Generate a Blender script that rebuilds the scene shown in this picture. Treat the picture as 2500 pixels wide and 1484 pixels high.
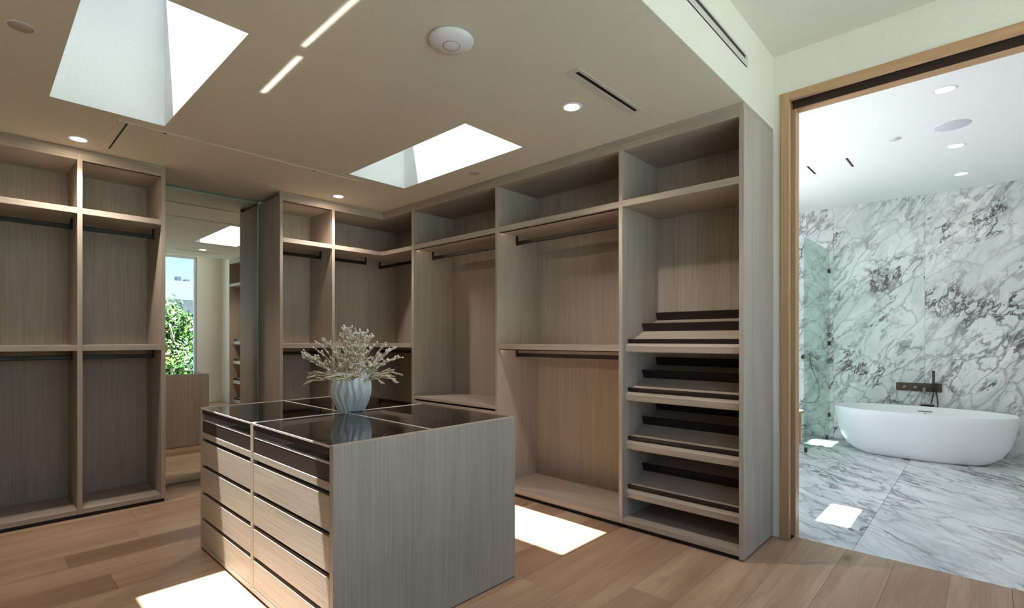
import bpy, bmesh, math, random
from mathutils import Vector, Matrix

S = bpy.context.scene
for o in list(bpy.data.objects):
    bpy.data.objects.remove(o, do_unlink=True)
COL = S.collection
R = math.radians

# ------------------------------------------------------------------ camera, sky, sun, exposure
cd = bpy.data.cameras.new('camera')
cd.sensor_fit = 'HORIZONTAL'; cd.sensor_width = 36.0
cd.lens = 1238.655 / 2500.0 * 36.0
cd.shift_y = 86.9 / 2500.0
cd.clip_start = 0.05; cd.clip_end = 500
cam = bpy.data.objects.new('camera', cd); COL.objects.link(cam)
cam.location = (0, 0, 1.40)
cam.rotation_euler = (R(90), 0, 0.7524 - math.pi / 2)
S.camera = cam

SUN = Vector((0.0735, -0.215, -1.0)).normalized()      # direction in which sunlight travels
W = bpy.data.worlds.new('sky'); S.world = W; W.use_nodes = True
wn = W.node_tree; wn.nodes.clear()
sky = wn.nodes.new('ShaderNodeTexSky'); sky.sky_type = 'NISHITA'
sky.sun_disc = False
sky.sun_elevation = math.asin(-SUN.z)
sky.sun_rotation = math.atan2(-SUN.x, -SUN.y)
sky.altitude = 100; sky.air_density = 1.0; sky.dust_density = 1.5; sky.ozone_density = 2.3
bg = wn.nodes.new('ShaderNodeBackground'); bg.inputs['Strength'].default_value = 0.30
wo = wn.nodes.new('ShaderNodeOutputWorld')
wn.links.new(sky.outputs[0], bg.inputs[0]); wn.links.new(bg.outputs[0], wo.inputs[0])

sl = bpy.data.lights.new('sun', 'SUN'); sl.energy = 94.0; sl.angle = R(0.53); sl.color = (1.0, 0.965, 0.93)
so = bpy.data.objects.new('sun', sl); COL.objects.link(so)
so.rotation_euler = SUN.to_track_quat('-Z', 'Y').to_euler(); so.location = (0, 0, 12)

def portal(name, loc, rot, sx, sy):
    l = bpy.data.lights.new(name, 'AREA'); l.shape = 'RECTANGLE'; l.size = sx; l.size_y = sy
    l.cycles.is_portal = True
    o = bpy.data.objects.new(name, l); COL.objects.link(o); o.location = loc; o.rotation_euler = rot

S.view_settings.view_transform = 'Standard'; S.view_settings.look = 'None'
S.view_settings.gamma = 1.0; S.view_settings.use_curve_mapping = False
S.view_settings.exposure = 1.33
S.cycles.use_denoising = True
S.cycles.max_bounces = 10; S.cycles.diffuse_bounces = 6; S.cycles.glossy_bounces = 5
S.cycles.use_adaptive_sampling = True; S.cycles.adaptive_threshold = 0.06
S.cycles.transparent_max_bounces = 12; S.cycles.transmission_bounces = 4
S.cycles.sample_clamp_indirect = 8.0
S.cycles.caustics_reflective = False; S.cycles.caustics_refractive = False

# ------------------------------------------------------------------ materials
def lin(r, g, b):
    f = lambda c: (c / 255 / 12.92) if c / 255 <= 0.04045 else ((c / 255 + 0.055) / 1.055) ** 2.4
    return (f(r), f(g), f(b), 1.0)

class NT:
    def __init__(self, name):
        self.m = bpy.data.materials.new(name); self.m.use_nodes = True
        self.t = self.m.node_tree; self.t.nodes.clear()
        self.out = self.n('ShaderNodeOutputMaterial')
    def n(self, kind, **kw):
        nd = self.t.nodes.new(kind)
        for k, v in kw.items():
            if k in nd.inputs.keys(): nd.inputs[k].default_value = v
            else: setattr(nd, k, v)
        return nd
    def l(self, a, b): self.t.links.new(a, b)
    def math(self, op, a, b=None, c=None, clamp=False):
        nd = self.n('ShaderNodeMath', operation=op); nd.use_clamp = clamp
        for i, v in enumerate((a, b, c)):
            if v is None: continue
            if isinstance(v, (int, float)): nd.inputs[i].default_value = v
            else: self.l(v, nd.inputs[i])
        return nd.outputs[0]
    def mix(self, fac, a, b, mode='MIX'):
        nd = self.n('ShaderNodeMix', data_type='RGBA', blend_type=mode)
        for i, v in ((0, fac), (6, a), (7, b)):
            if isinstance(v, (int, float, tuple)): nd.inputs[i].default_value = v
            else: self.l(v, nd.inputs[i])
        return nd.outputs[2]
    def ramp(self, fac, stops, interp='LINEAR'):
        nd = self.n('ShaderNodeValToRGB'); cr = nd.color_ramp; cr.interpolation = interp
        while len(cr.elements) < len(stops): cr.elements.new(0.5)
        for e, (p, c) in zip(cr.elements, stops):
            e.position = p; e.color = c if isinstance(c, tuple) else (c, c, c, 1)
        self.l(fac, nd.inputs[0]); return nd.outputs[0]
    def pos(self):
        return self.n('ShaderNodeNewGeometry').outputs['Position']
    def map(self, vec, scale=(1, 1, 1), rot=(0, 0, 0), loc=(0, 0, 0)):
        nd = self.n('ShaderNodeMapping'); self.l(vec, nd.inputs[0])
        nd.inputs['Scale'].default_value = scale; nd.inputs['Rotation'].default_value = rot
        nd.inputs['Location'].default_value = loc; return nd.outputs[0]
    def noise(self, vec, scale, detail=3, rough=0.5, dist=0.0):
        nd = self.n('ShaderNodeTexNoise'); self.l(vec, nd.inputs['Vector'])
        nd.inputs['Scale'].default_value = scale; nd.inputs['Detail'].default_value = detail
        nd.inputs['Roughness'].default_value = rough; nd.inputs['Distortion'].default_value = dist
        return nd.outputs[0], nd.outputs[1]
    def bsdf(self, color, rough=0.5, metal=0.0, spec=0.5, bump=None, bstr=0.1):
        p = self.n('ShaderNodeBsdfPrincipled')
        if isinstance(color, tuple): p.inputs['Base Color'].default_value = color
        else: self.l(color, p.inputs['Base Color'])
        if isinstance(rough, (int, float)): p.inputs['Roughness'].default_value = rough
        else: self.l(rough, p.inputs['Roughness'])
        p.inputs['Metallic'].default_value = metal
        p.inputs['Specular IOR Level'].default_value = spec
        if bump is not None:
            b = self.n('ShaderNodeBump'); b.inputs['Strength'].default_value = bstr
            b.inputs['Distance'].default_value = 0.002
            self.l(bump, b.inputs['Height']); self.l(b.outputs[0], p.inputs['Normal'])
        self.l(p.outputs[0], self.out.inputs[0]); return self.m

def veneer(name, axis):
    """grey-taupe oak veneer, grain running along the given axis"""
    t = NT(name); p = t.pos()
    lo, hi = 1.3, 70.0
    sc = tuple(lo if a == axis else hi for a in 'xyz')
    n1, _ = t.noise(t.map(p, sc), 1.0, 4, 0.6, 0.3)
    sc2 = tuple(2.5 if a == axis else 190.0 for a in 'xyz')
    n2, _ = t.noise(t.map(p, sc2), 1.0, 2, 0.5)
    sc3 = tuple(0.35 if a == axis else 6.0 for a in 'xyz')
    n3, _ = t.noise(t.map(p, sc3), 1.0, 2, 0.5)
    base = t.ramp(n1, [(0.25, lin(159, 146, 133)), (0.5, lin(168, 155, 142)), (0.78, lin(176, 163, 150))])
    fine = t.ramp(n2, [(0.34, 0.86), (0.52, 1.0), (0.72, 1.05)])
    c = t.mix(1.0, base, fine, 'MULTIPLY')
    broad = t.ramp(n3, [(0.3, 0.93), (0.7, 1.05)])
    c = t.mix(1.0, c, broad, 'MULTIPLY')
    return t.bsdf(c, 0.52, spec=0.35, bump=n2, bstr=0.12)

VZ = veneer('veneer_upright', 'z'); VX = veneer('veneer_along_x', 'x'); VY = veneer('veneer_along_y', 'y')

def plain(name, col, rough=0.5, metal=0.0, spec=0.5):
    t = NT(name); return t.bsdf(col, rough, metal, spec)

def paint(name, col, var=0.02):
    t = NT(name); p = t.pos(); n, _ = t.noise(p, 55.0, 3, 0.6)
    a = tuple(c * (1 - var) for c in col[:3]) + (1,); b = tuple(min(1, c * (1 + var)) for c in col[:3]) + (1,)
    c = t.ramp(n, [(0.35, a), (0.65, b)])
    return t.bsdf(c, 0.75, spec=0.2, bump=n, bstr=0.03)

CEIL = paint('ceiling_paint', lin(212, 204, 186))
WALL = paint('wall_paint', lin(222, 216, 202))
SHAFT = paint('light_well_paint', lin(238, 240, 238))
BATHCEIL = paint('bathroom_ceiling_paint', lin(236, 238, 237))
BLACK = plain('black_anodised_metal', lin(30, 26, 24), 0.42, 0.3, 0.5)
DARKROD = plain('dark_bronze_rod', lin(44, 40, 38), 0.38, 0.6, 0.5)
DARK = plain('dark_recess', lin(28, 22, 20), 0.7)
BAR = plain('dark_brown_leather', lin(34, 24, 22), 0.55)
TRAY = plain('dark_brown_tray_lacquer', lin(58, 46, 43), 0.35)
VELVET = plain('charcoal_velvet', lin(42, 38, 40), 0.9, 0, 0.1)
ALU = plain('brushed_aluminium', lin(205, 202, 198), 0.3, 1.0)
STRIP = plain('satin_pale_strip', lin(214, 208, 202), 0.45, 0.4)
WHITE = plain('white_plastic', lin(226, 224, 226), 0.45)
GREYDISC = plain('grey_cover_plastic', lin(176, 166, 160), 0.6)
TUB = plain('white_stone_resin', lin(238, 239, 242), 0.28, 0, 0.5)
BRONZE = plain('brushed_gunmetal', lin(92, 82, 72), 0.35, 0.9)
VENTWHITE = plain('vent_frame_white', lin(196, 190, 180), 0.5)
GREENEDGE = plain('green_glass_edge', lin(112, 128, 112), 0.25)
LIGHTEDGE = plain('pale_glass_edge', lin(168, 186, 172), 0.2)
VASE = plain('vase_ceramic', lin(222, 222, 222), 0.5)

def doorwood(name, axis):
    t = NT(name); p = t.pos()
    sc = tuple(1.0 if a == axis else 30.0 for a in 'xyz')
    n1, _ = t.noise(t.map(p, sc), 1.0, 4, 0.6, 0.4)
    c = t.ramp(n1, [(0.25, lin(160, 122, 88)), (0.5, lin(180, 142, 106)), (0.8, lin(196, 160, 124))])
    return t.bsdf(c, 0.5, spec=0.35, bump=n1, bstr=0.05)
DOORZ = plain('brown_door_edge', lin(112, 78, 54), 0.6); GROOVESHADE = plain('dark_brown_groove_shade', lin(58, 40, 28), 0.9)
OAKZ = doorwood('oak_frame_upright', 'z'); OAKY = doorwood('oak_frame_along_y', 'y')

def emit(name, col, s):
    t = NT(name); e = t.n('ShaderNodeEmission'); e.inputs[0].default_value = col; e.inputs[1].default_value = s
    t.l(e.outputs[0], t.out.inputs[0]); return t.m
LAMP = emit('lamp_glow', (1.0, 0.80, 0.60, 1), 45.0)
LAMPB = emit('lamp_glow_bathroom', (1.0, 0.93, 0.84, 1), 20.0)
LED = emit('led_strip_glow', (1.0, 0.80, 0.58, 1), 8.0)

def glass(name, tint, ior=1.5, rough=0.0):
    t = NT(name)
    tr = t.n('ShaderNodeBsdfTransparent'); tr.inputs[0].default_value = tint
    gl = t.n('ShaderNodeBsdfGlossy'); gl.inputs['Roughness'].default_value = rough
    lw = t.n('ShaderNodeLayerWeight'); lw.inputs['Blend'].default_value = 0.5
    f0 = ((ior - 1) / (ior + 1)) ** 2
    fr = t.math('ADD', t.math('MULTIPLY', t.math('POWER', lw.outputs['Facing'], 5.0), 1 - f0), f0)
    mx = t.n('ShaderNodeMixShader'); t.l(fr, mx.inputs[0])
    t.l(tr.outputs[0], mx.inputs[1]); t.l(gl.outputs[0], mx.inputs[2]); t.l(mx.outputs[0], t.out.inputs[0])
    return t.m
CLEAR = glass('clear_window_glass', (0.96, 0.98, 0.97, 1), 1.2)
SKYGLASS = glass('tinted_skylight_glass', (0.36, 0.375, 0.375, 1), 1.2)
BATHGLASS = glass('bathroom_window_glass', (0.67, 0.68, 0.71, 1), 1.2)
WINGLASS = glass('window_glass', (0.61, 0.68, 0.73, 1), 1.2)
TOPGLASS = glass('island_top_glass', (0.66, 0.64, 0.64, 1), 2.1)
SHOWER = glass('green_shower_glass', (0.80, 0.92, 0.87, 1), 1.3)
tm = NT('mirror_silver'); g_ = tm.n('ShaderNodeBsdfGlossy'); g_.inputs[0].default_value = (0.84, 0.87, 0.83, 1)
g_.inputs['Roughness'].default_value = 0.0; tm.l(g_.outputs[0], tm.out.inputs[0]); MIRROR = tm.m

def floorwood():
    t = NT('oak_plank'); p = t.pos()
    oi = t.n('ShaderNodeObjectInfo'); rnd = oi.outputs['Random']
    off = t.n('ShaderNodeCombineXYZ'); t.l(t.math('MULTIPLY', rnd, 37.0), off.inputs[0]); t.l(t.math('MULTIPLY', rnd, 91.0), off.inputs[2])
    va = t.n('ShaderNodeVectorMath', operation='ADD'); t.l(p, va.inputs[0]); t.l(off.outputs[0], va.inputs[1]); v = va.outputs[0]
    n1, _ = t.noise(t.map(v, (0.9, 9.0, 1)), 1.0, 4, 0.55, 0.8)
    n2, _ = t.noise(t.map(v, (3.0, 110.0, 1)), 1.0, 2, 0.5)
    n3, _ = t.noise(t.map(v, (0.5, 2.6, 1)), 1.0, 2, 0.5, 0.5)
    c = t.ramp(n1, [(0.22, lin(166, 142, 122)), (0.5, lin(185, 161, 141)), (0.8, lin(201, 179, 159))])
    c = t.mix(1.0, c, t.ramp(n2, [(0.3, 0.86), (0.6, 1.03)]), 'MULTIPLY')
    c = t.mix(0.7, c, t.ramp(n3, [(0.3, lin(200, 176, 160)), (0.7, lin(255, 250, 240))]), 'MULTIPLY')
    tint = t.ramp(rnd, [(0.0, lin(222, 212, 206)), (0.25, lin(246, 242, 238)), (0.7, lin(255, 254, 252)), (1.0, lin(238, 228, 220))])
    c = t.mix(1.0, c, tint, 'MULTIPLY')
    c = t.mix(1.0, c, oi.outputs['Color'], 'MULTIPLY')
    # knots: sparse dark elongated eyes
    vo = t.n('ShaderNodeTexVoronoi'); vo.feature = 'F1'; vo.inputs['Scale'].default_value = 1.0
    t.l(t.map(v, (1.15, 2.9, 0.0)), vo.inputs['Vector'])
    sep = t.n('ShaderNodeSeparateColor'); t.l(vo.outputs['Color'], sep.inputs[0])
    pick = t.math('GREATER_THAN', sep.outputs[0], 0.45)
    eye = t.ramp(vo.outputs['Distance'], [(0.02, 0.9), (0.05, 0.4), (0.12, 0.0)])
    k = t.math('MULTIPLY', eye, pick)
    c = t.mix(k, c, lin(74, 56, 48))
    return t.bsdf(c, 0.42, spec=0.4, bump=n2, bstr=0.06)
PLANK = floorwood()

def marble(name, rot, stretch, tone=1.0):
    t = NT(name); p = t.pos()
    oi = t.n('ShaderNodeObjectInfo')
    off = t.n('ShaderNodeCombineXYZ'); t.l(t.math('MULTIPLY', oi.outputs['Random'], 13.0), off.inputs[0]); t.l(t.math('MULTIPLY', oi.outputs['Random'], 29.0), off.inputs[2])
    va = t.n('ShaderNodeVectorMath', operation='ADD'); t.l(p, va.inputs[0]); t.l(off.outputs[0], va.inputs[1])
    v0 = t.map(va.outputs[0], (1, 1, 1), rot)
    v = t.map(v0, stretch)
    # warp
    _, wc = t.noise(v, 1.6, 4, 0.55)
    ws = t.n('ShaderNodeVectorMath', operation='SCALE'); t.l(wc, ws.inputs[0]); ws.inputs['Scale'].default_value = 0.55
    wv = t.n('ShaderNodeVectorMath', operation='ADD'); t.l(v, wv.inputs[0]); t.l(ws.outputs[0], wv.inputs[1]); w = wv.outputs[0]
    def ridge(vec, sc, det, width, rough=0.55):
        n, _ = t.noise(vec, sc, det, rough)
        d = t.math('ABSOLUTE', t.math('SUBTRACT', n, 0.5))
        return t.math('SUBTRACT', 1.0, t.math('DIVIDE', d, width, clamp=True), clamp=True)
    vo = t.n('ShaderNodeTexVoronoi'); vo.feature = 'DISTANCE_TO_EDGE'; vo.inputs['Scale'].default_value = 2.2; t.l(w, vo.inputs['Vector'])
    net = t.ramp(vo.outputs['Distance'], [(0.0, 0.85), (0.015, 0.45), (0.05, 0.0)])
    vo2 = t.n('ShaderNodeTexVoronoi'); vo2.feature = 'DISTANCE_TO_EDGE'; vo2.inputs['Scale'].default_value = 4.5; t.l(w, vo2.inputs['Vector'])
    net2 = t.ramp(vo2.outputs['Distance'], [(0.0, 0.4), (0.02, 0.12), (0.05, 0.0)])
    m1, _ = t.noise(v0, 1.1, 2, 0.5); m1 = t.ramp(m1, [(0.34, 0.30), (0.56, 1.0)])
    m2, _ = t.noise(t.map(v0, (1, 1, 1), (0, 0, 0), (7, 3, 1)), 1.7, 2, 0.5); m2 = t.ramp(m2, [(0.48, 0.0), (0.58, 1.0)])
    soft = ridge(w, 1.0, 5, 0.11)
    mid = ridge(w, 1.2, 7, 0.026, 0.62)
    hard = ridge(t.map(w, (1, 1, 1), (0, 0, 0), (3.3, 1.7, 5.1)), 1.0, 9, 0.021, 0.68)
    base = t.mix(t.noise(v, 0.9, 3, 0.5)[0], lin(243 * tone, 243 * tone, 243 * tone), lin(218 * tone, 222 * tone, 224 * tone))
    c = t.mix(t.math('MULTIPLY', soft, 0.34), base, lin(150, 158, 162))
    c = t.mix(t.math('MULTIPLY', net2, m1), c, lin(128, 138, 142))
    c = t.mix(t.math('MULTIPLY', net, t.math('ADD', t.math('MULTIPLY', m1, 0.62), 0.12)), c, lin(78, 84, 90))
    c = t.mix(t.math('MULTIPLY', mid, t.math('MULTIPLY', m1, 0.75)), c, lin(84, 80, 88))
    c = t.mix(t.math('MULTIPLY', t.math('POWER', hard, 0.8), m2), c, lin(62, 46, 52))
    return t.bsdf(c, 0.16, spec=0.45)
MARBLEW = marble('veined_marble_wall', (R(-35), 0, 0), (1.0, 1.75, 0.8))
MARBLEF = marble('veined_marble_floor', (0, 0, R(-45)), (0.55, 1.9, 1.0), 1.0)

# ------------------------------------------------------------------ builders
def setp(o, label=None, cat=None, group=None, kind=None):
    if label: o['label'] = label
    if cat: o['category'] = cat
    if group: o['group'] = group
    if kind: o['kind'] = kind
    return o

def empty(name, loc, label, cat, group=None):
    o = bpy.data.objects.new(name, None); o.empty_display_size = 0.05
    COL.objects.link(o); o.location = loc
    return setp(o, label, cat, group)

def wloc(o):
    v = Vector((0, 0, 0))
    while o is not None:
        v = v + o.location; o = o.parent
    return v

def link(name, me, mat, parent, world):
    o = bpy.data.objects.new(name, me); COL.objects.link(o)
    if mat is not None and not me.materials: me.materials.append(mat)
    if parent is not None:
        o.parent = parent; o.location = Vector(world) - wloc(parent)
    else: o.location = world
    return o

BOXES = {}
def box_mesh(name, sx, sy, sz, bev, mat):
    key = (round(sx, 4), round(sy, 4), round(sz, 4), bev, mat.name if mat else '')
    if key in BOXES: return BOXES[key]
    bm = bmesh.new(); bmesh.ops.create_cube(bm, size=1.0)
    for v in bm.verts: v.co = Vector((v.co.x * sx, v.co.y * sy, v.co.z * sz))
    if bev: bmesh.ops.bevel(bm, geom=bm.edges[:], offset=min(bev, 0.45 * min(sx, sy, sz)), segments=1, profile=0.5, affect='EDGES')
    me = bpy.data.meshes.new(name); bm.to_mesh(me); bm.free(); BOXES[key] = me
    return me

def box(name, x, y, z, mat, parent=None, bev=0.0012):
    c = ((x[0] + x[1]) / 2, (y[0] + y[1]) / 2, (z[0] + z[1]) / 2)
    me = box_mesh(name, abs(x[1] - x[0]), abs(y[1] - y[0]), abs(z[1] - z[0]), bev, mat)
    return link(name, me, mat, parent, c)

def mesh_obj(name, verts, faces, mat, parent=None, smooth=False, origin=None):
    """verts in world coordinates; the origin is moved to their middle"""
    if origin is None:
        n = len(verts); lo = [min(v[i] for v in verts) for i in range(3)]; hi = [max(v[i] for v in verts) for i in range(3)]
        origin = [(a + b) / 2 for a, b in zip(lo, hi)]
    me = bpy.data.meshes.new(name)
    me.from_pydata([[v[i] - origin[i] for i in range(3)] for v in verts], [], faces)
    me.validate(); me.update()
    bm = bmesh.new(); bm.from_mesh(me); bmesh.ops.recalc_face_normals(bm, faces=bm.faces[:]); bm.to_mesh(me); bm.free()
    if smooth:
        for p in me.polygons: p.use_smooth = True
    return link(name, me, mat, parent, origin)

def boxes_obj(name, lst, mat, parent=None):
    """several touching boxes forming one piece of the setting"""
    V, F = [], []
    for (x, y, z) in lst:
        b = len(V)
        for zz in z:
            for (xx, yy) in ((x[0], y[0]), (x[1], y[0]), (x[1], y[1]), (x[0], y[1])): V.append((xx, yy, zz))
        F += [(b, b + 3, b + 2, b + 1), (b + 4, b + 5, b + 6, b + 7)] + [(b + i, b + (i + 1) % 4, b + 4 + (i + 1) % 4, b + 4 + i) for i in range(4)]
    return mesh_obj(name, V, F, mat, parent)

def prism(name, poly, z0, z1, mat, parent=None, axis='z'):
    """extrude a polygon; axis z: poly in xy; axis y: poly in xz, z0..z1 are y"""
    n = len(poly)
    f = (lambda p, t: (p[0], p[1], t)) if axis == 'z' else (lambda p, t: (p[0], t, p[1]))
    V = [f(p, z0) for p in poly] + [f(p, z1) for p in poly]
    F = [tuple(range(n))[::-1], tuple(range(n, 2 * n))] + [(i, (i + 1) % n, n + (i + 1) % n, n + i) for i in range(n)]
    return mesh_obj(name, V, F, mat, parent)

def lathe(name, prof, c, mat, parent=None, n=40, close=True, smooth=True):
    V, F = [], []
    for (r, z) in prof:
        for k in range(n):
            a = 2 * math.pi * k / n; V.append((c[0] + r * math.cos(a), c[1] + r * math.sin(a), c[2] + z))
    m = len(prof)
    for i in range(m - 1):
        for k in range(n):
            F.append((i * n + k, i * n + (k + 1) % n, (i + 1) * n + (k + 1) % n, (i + 1) * n + k))
    if close:
        F.append(tuple(range(n))[::-1]); F.append(tuple(range((m - 1) * n, m * n)))
    return mesh_obj(name, V, F, mat, parent, smooth, c)

def tube_geo(V, F, pts, rad, n=6):
    b0 = len(V); m = len(pts)
    for i, p in enumerate(pts):
        p = Vector(p); a = Vector(pts[max(0, i - 1)]); b = Vector(pts[min(m - 1, i + 1)]); d = (b - a).normalized()
        u = d.cross(Vector((0, 0, 1)));
        if u.length < 1e-3: u = d.cross(Vector((1, 0, 0)))
        u.normalize(); w = d.cross(u)
        r = rad[i] if isinstance(rad, (list, tuple)) else rad
        for k in range(n):
            t = 2 * math.pi * k / n; V.append(tuple(p + u * (r * math.cos(t)) + w * (r * math.sin(t))))
    for i in range(m - 1):
        for k in range(n):
            F.append((b0 + i * n + k, b0 + i * n + (k + 1) % n, b0 + (i + 1) * n + (k + 1) % n, b0 + (i + 1) * n + k))
    F.append(tuple(b0 + k for k in range(n))[::-1]); F.append(tuple(b0 + (m - 1) * n + k for k in range(n)))

def tube(name, pts, rad, mat, parent=None, n=8):
    V, F = [], []; tube_geo(V, F, pts, rad, n); return mesh_obj(name, V, F, mat, parent, True)

def struct(o, label, cat): return setp(o, label, cat, kind='structure')

# ------------------------------------------------------------------ key dimensions
YL, XB = 5.192, 3.317                 # cabinet front planes
YBK, XBK = 5.722, 3.876               # faces of cabinet backs
YW, XW = 5.760, 3.920                 # wall faces
ZC, ZH, ZB = 2.898, 3.410, 3.270      # closet ceiling, dressing-room ceiling, bathroom ceiling
YS = 1.112                            # step between the two ceilings
X0, Y0 = -1.00, -1.25                 # left wall, window wall
XT = 4.010                            # threshold between oak and marble
XM = 8.400                            # far marble wall
YBN, YBS = 3.00, -1.80                # bathroom side walls
ZR = 3.97                             # skylight pane height
SKY = [(0.333, 0.934), (2.345, 2.941)]; SY = (2.640, 4.217)

# ------------------------------------------------------------------ floor
fl = struct(box('floor', (X0, XT), (Y0, YW + 0.02), (-0.06, -0.0155), DARK, None, 0), 'light oak plank floor of the dressing room', 'floor')
random.seed(7)
pw = 0.262; y = 4.090 - pw * 21
PLB = {}
row = 0
while y < YW:
    ya, yb = max(y, Y0), min(y + pw, YW + 0.02)
    if yb - ya > 0.02:
        cuts = [X0]
        x = X0 + random.uniform(0.5, 1.9)
        if abs(y - 4.090) < 0.01: x = 0.416                 # the joint seen left of the island
        while x < XT - 0.35:
            cuts.append(x); x += random.uniform(1.9, 2.6)
        cuts.append(XT)
        for a, b in zip(cuts, cuts[1:]):
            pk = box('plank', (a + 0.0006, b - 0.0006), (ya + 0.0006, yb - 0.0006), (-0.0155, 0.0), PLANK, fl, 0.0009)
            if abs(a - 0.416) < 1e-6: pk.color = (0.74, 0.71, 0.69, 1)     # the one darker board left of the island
    y += pw; row += 1

# bathroom floor slabs
bf = struct(box('floor_bathroom', (XT, XM + 0.05), (YBS - 0.05, YBN + 0.05), (-0.08, -0.021), DARK, None, 0), 'white veined marble slab floor of the bathroom', 'floor')
for ya, yb in ((YBS, -0.75), (-0.75, 0.652), (0.652, 2.05), (2.05, YBN)):
    box('slab', (XT + 0.001, XM), (ya + 0.001, yb - 0.001), (-0.021, -0.001), MARBLEF, bf, 0.001)

# ------------------------------------------------------------------ walls
struct(box('wall_back', (X0 - 0.1, XW + 0.2), (YW, YW + 0.15), (-0.06, 4.2), WALL, None, 0), 'off-white wall behind the far cabinets and the mirror', 'wall')
struct(box('wall_left', (X0 - 0.15, X0), (Y0 - 0.15, YW), (-0.06, 4.2), WALL, None, 0), 'off-white side wall at the left end of the dressing room', 'wall')
WX0, WX1, WZ1 = -0.35, 3.43, 3.22
struct(boxes_obj('wall_front', [((X0 - 0.15, WX0), (Y0 - 0.15, Y0), (-0.06, 4.2)), ((WX1, XW + 0.2), (Y0 - 0.15, Y0), (-0.06, 4.2)),
                                ((WX0, WX1), (Y0 - 0.15, Y0), (WZ1, 4.2))], WALL), 'off-white wall around the tall window facing the mirror', 'wall')
struct(box('baseboard_front', (WX1 + 0.02, XW - 0.001), (Y0 + 0.0005, Y0 + 0.014), (0, 0.13), WALL, None, 0.002), 'low off-white baseboard beside the tall window', 'baseboard')
# right wall: two skins with a pocket for the sliding door, opening from y=-1.0 to 1.06
DY0, DY1, DZ = -0.70, 1.060, 3.125
struct(boxes_obj('wall_right', [((XW, XW + 0.03), (DY1, YW), (-0.06, 4.2)), ((XW, XW + 0.03), (Y0 - 0.15, DY0), (-0.06, 4.2)), ((XW, XW + 0.03), (DY0, DY1), (DZ, 4.2))], WALL),
       'off-white wall around the bathroom doorway', 'wall')
struct(boxes_obj('wall_bathroom', [((4.03, 4.09), (DY1, YBN + 0.1), (-0.06, 4.2)), ((4.03, 4.09), (YBS - 0.1, DY0), (-0.06, 4.2)), ((4.03, 4.09), (DY0, DY1), (DZ, 4.2))], SHAFT),
       'white bathroom side of the doorway wall', 'wall')
struct(boxes_obj('trim_1', [((XW + 0.03, 4.03), (Y0 - 0.1, YW), (4.1, 4.2))], SHAFT), 'white closing strip over the door pocket', 'trim')
# doorway: split jamb with a dark pocket between two oak linings
dr = struct(box('door_1', (3.953, 3.992), (1.028, 2.30), (0.008, 3.05), DOORZ, None, 0.002), 'oak sliding door pushed back into its wall pocket', 'door')
df = setp(empty('door_frame', (XW, DY1, 0), 'pale oak door frame with a dark sliding track around the bathroom doorway', 'door frame'))
box('jamb', (3.900, 3.944), (1.008, 1.060), (0, 3.125), OAKZ, df, 0.002)
box('jamb', (4.000, 4.092), (0.990, 1.060), (0, 3.125), OAKZ, df, 0.002)
box('header', (3.900, 3.944), (DY0, 1.008), (3.072, 3.125), OAKY, df, 0.002)
box('header', (4.000, 4.092), (DY0, 0.990), (3.034, 3.125), OAKY, df, 0.002)
box('jamb', (3.900, 3.944), (DY0, DY0 + 0.052), (0, 3.072), OAKZ, df, 0.002)
box('jamb', (4.000, 4.092), (DY0, DY0 + 0.052), (0, 3.034), OAKZ, df, 0.002)
box('track', (3.944, 4.000), (DY0, 1.06), (3.100, 3.125), BLACK, df, 0.001)
box('groove_shade_strip', (3.9965, 3.9998), (DY0 + 0.052, 1.008), (3.036, 3.0995), GROOVESHADE, df, 0)  # dark strip on the inner header imitates the shaded pocket groove
box('floor_guide', (3.946, 3.998), (1.000, 1.026), (0.0, 0.010), BLACK, df, 0.001)
# shadow-gap bead between wall paint and oak
box('bead', (3.914, 3.9205), (1.0602, 1.066), (0, 3.131), VENTWHITE, df, 0.001)
box('bead', (3.914, 3.9205), (DY0, 1.066), (3.1252, 3.131), VENTWHITE, df, 0.001)

# bathroom shell
mw = struct(box('wall_far', (XM + 0.012, XM + 0.15), (YBS - 0.05, YBN + 0.05), (-0.06, 4.2), SHAFT, None, 0), 'white marble wall with dark veins behind the bathtub', 'wall')
for ya, yb in ((YBS, -0.428), (-0.428, 0.583), (0.583, 1.594), (1.594, YBN)):
    box('slab', (XM - 0.008, XM + 0.012), (ya + 0.0008, yb - 0.0008), (0, ZB), MARBLEW, mw, 0.001)
BWX = (4.35, 6.9)
struct(boxes_obj('wall_shower', [((4.03, BWX[0]), (YBN, YBN + 0.15), (-0.06, 4.2)), ((BWX[1], XM + 0.15), (YBN, YBN + 0.15), (-0.06, 4.2)),
                                 ((BWX[0], BWX[1]), (YBN, YBN + 0.15), (2.9, 4.2)), ((BWX[0], BWX[1]), (YBN, YBN + 0.15), (-0.06, 0.5))], SHAFT), 'white wall with a wide window at the shower end of the bathroom', 'wall')
struct(box('wall_bath_end', (4.03, XM + 0.15), (YBS - 0.15, YBS), (-0.06, 4.2), SHAFT, None, 0), 'white wall at the tub end of the bathroom', 'wall')
BSK = [((4.186, 4.79), (1.459, 1.82)), ((7.376, 7.91), (2.19, 2.65))]
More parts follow.
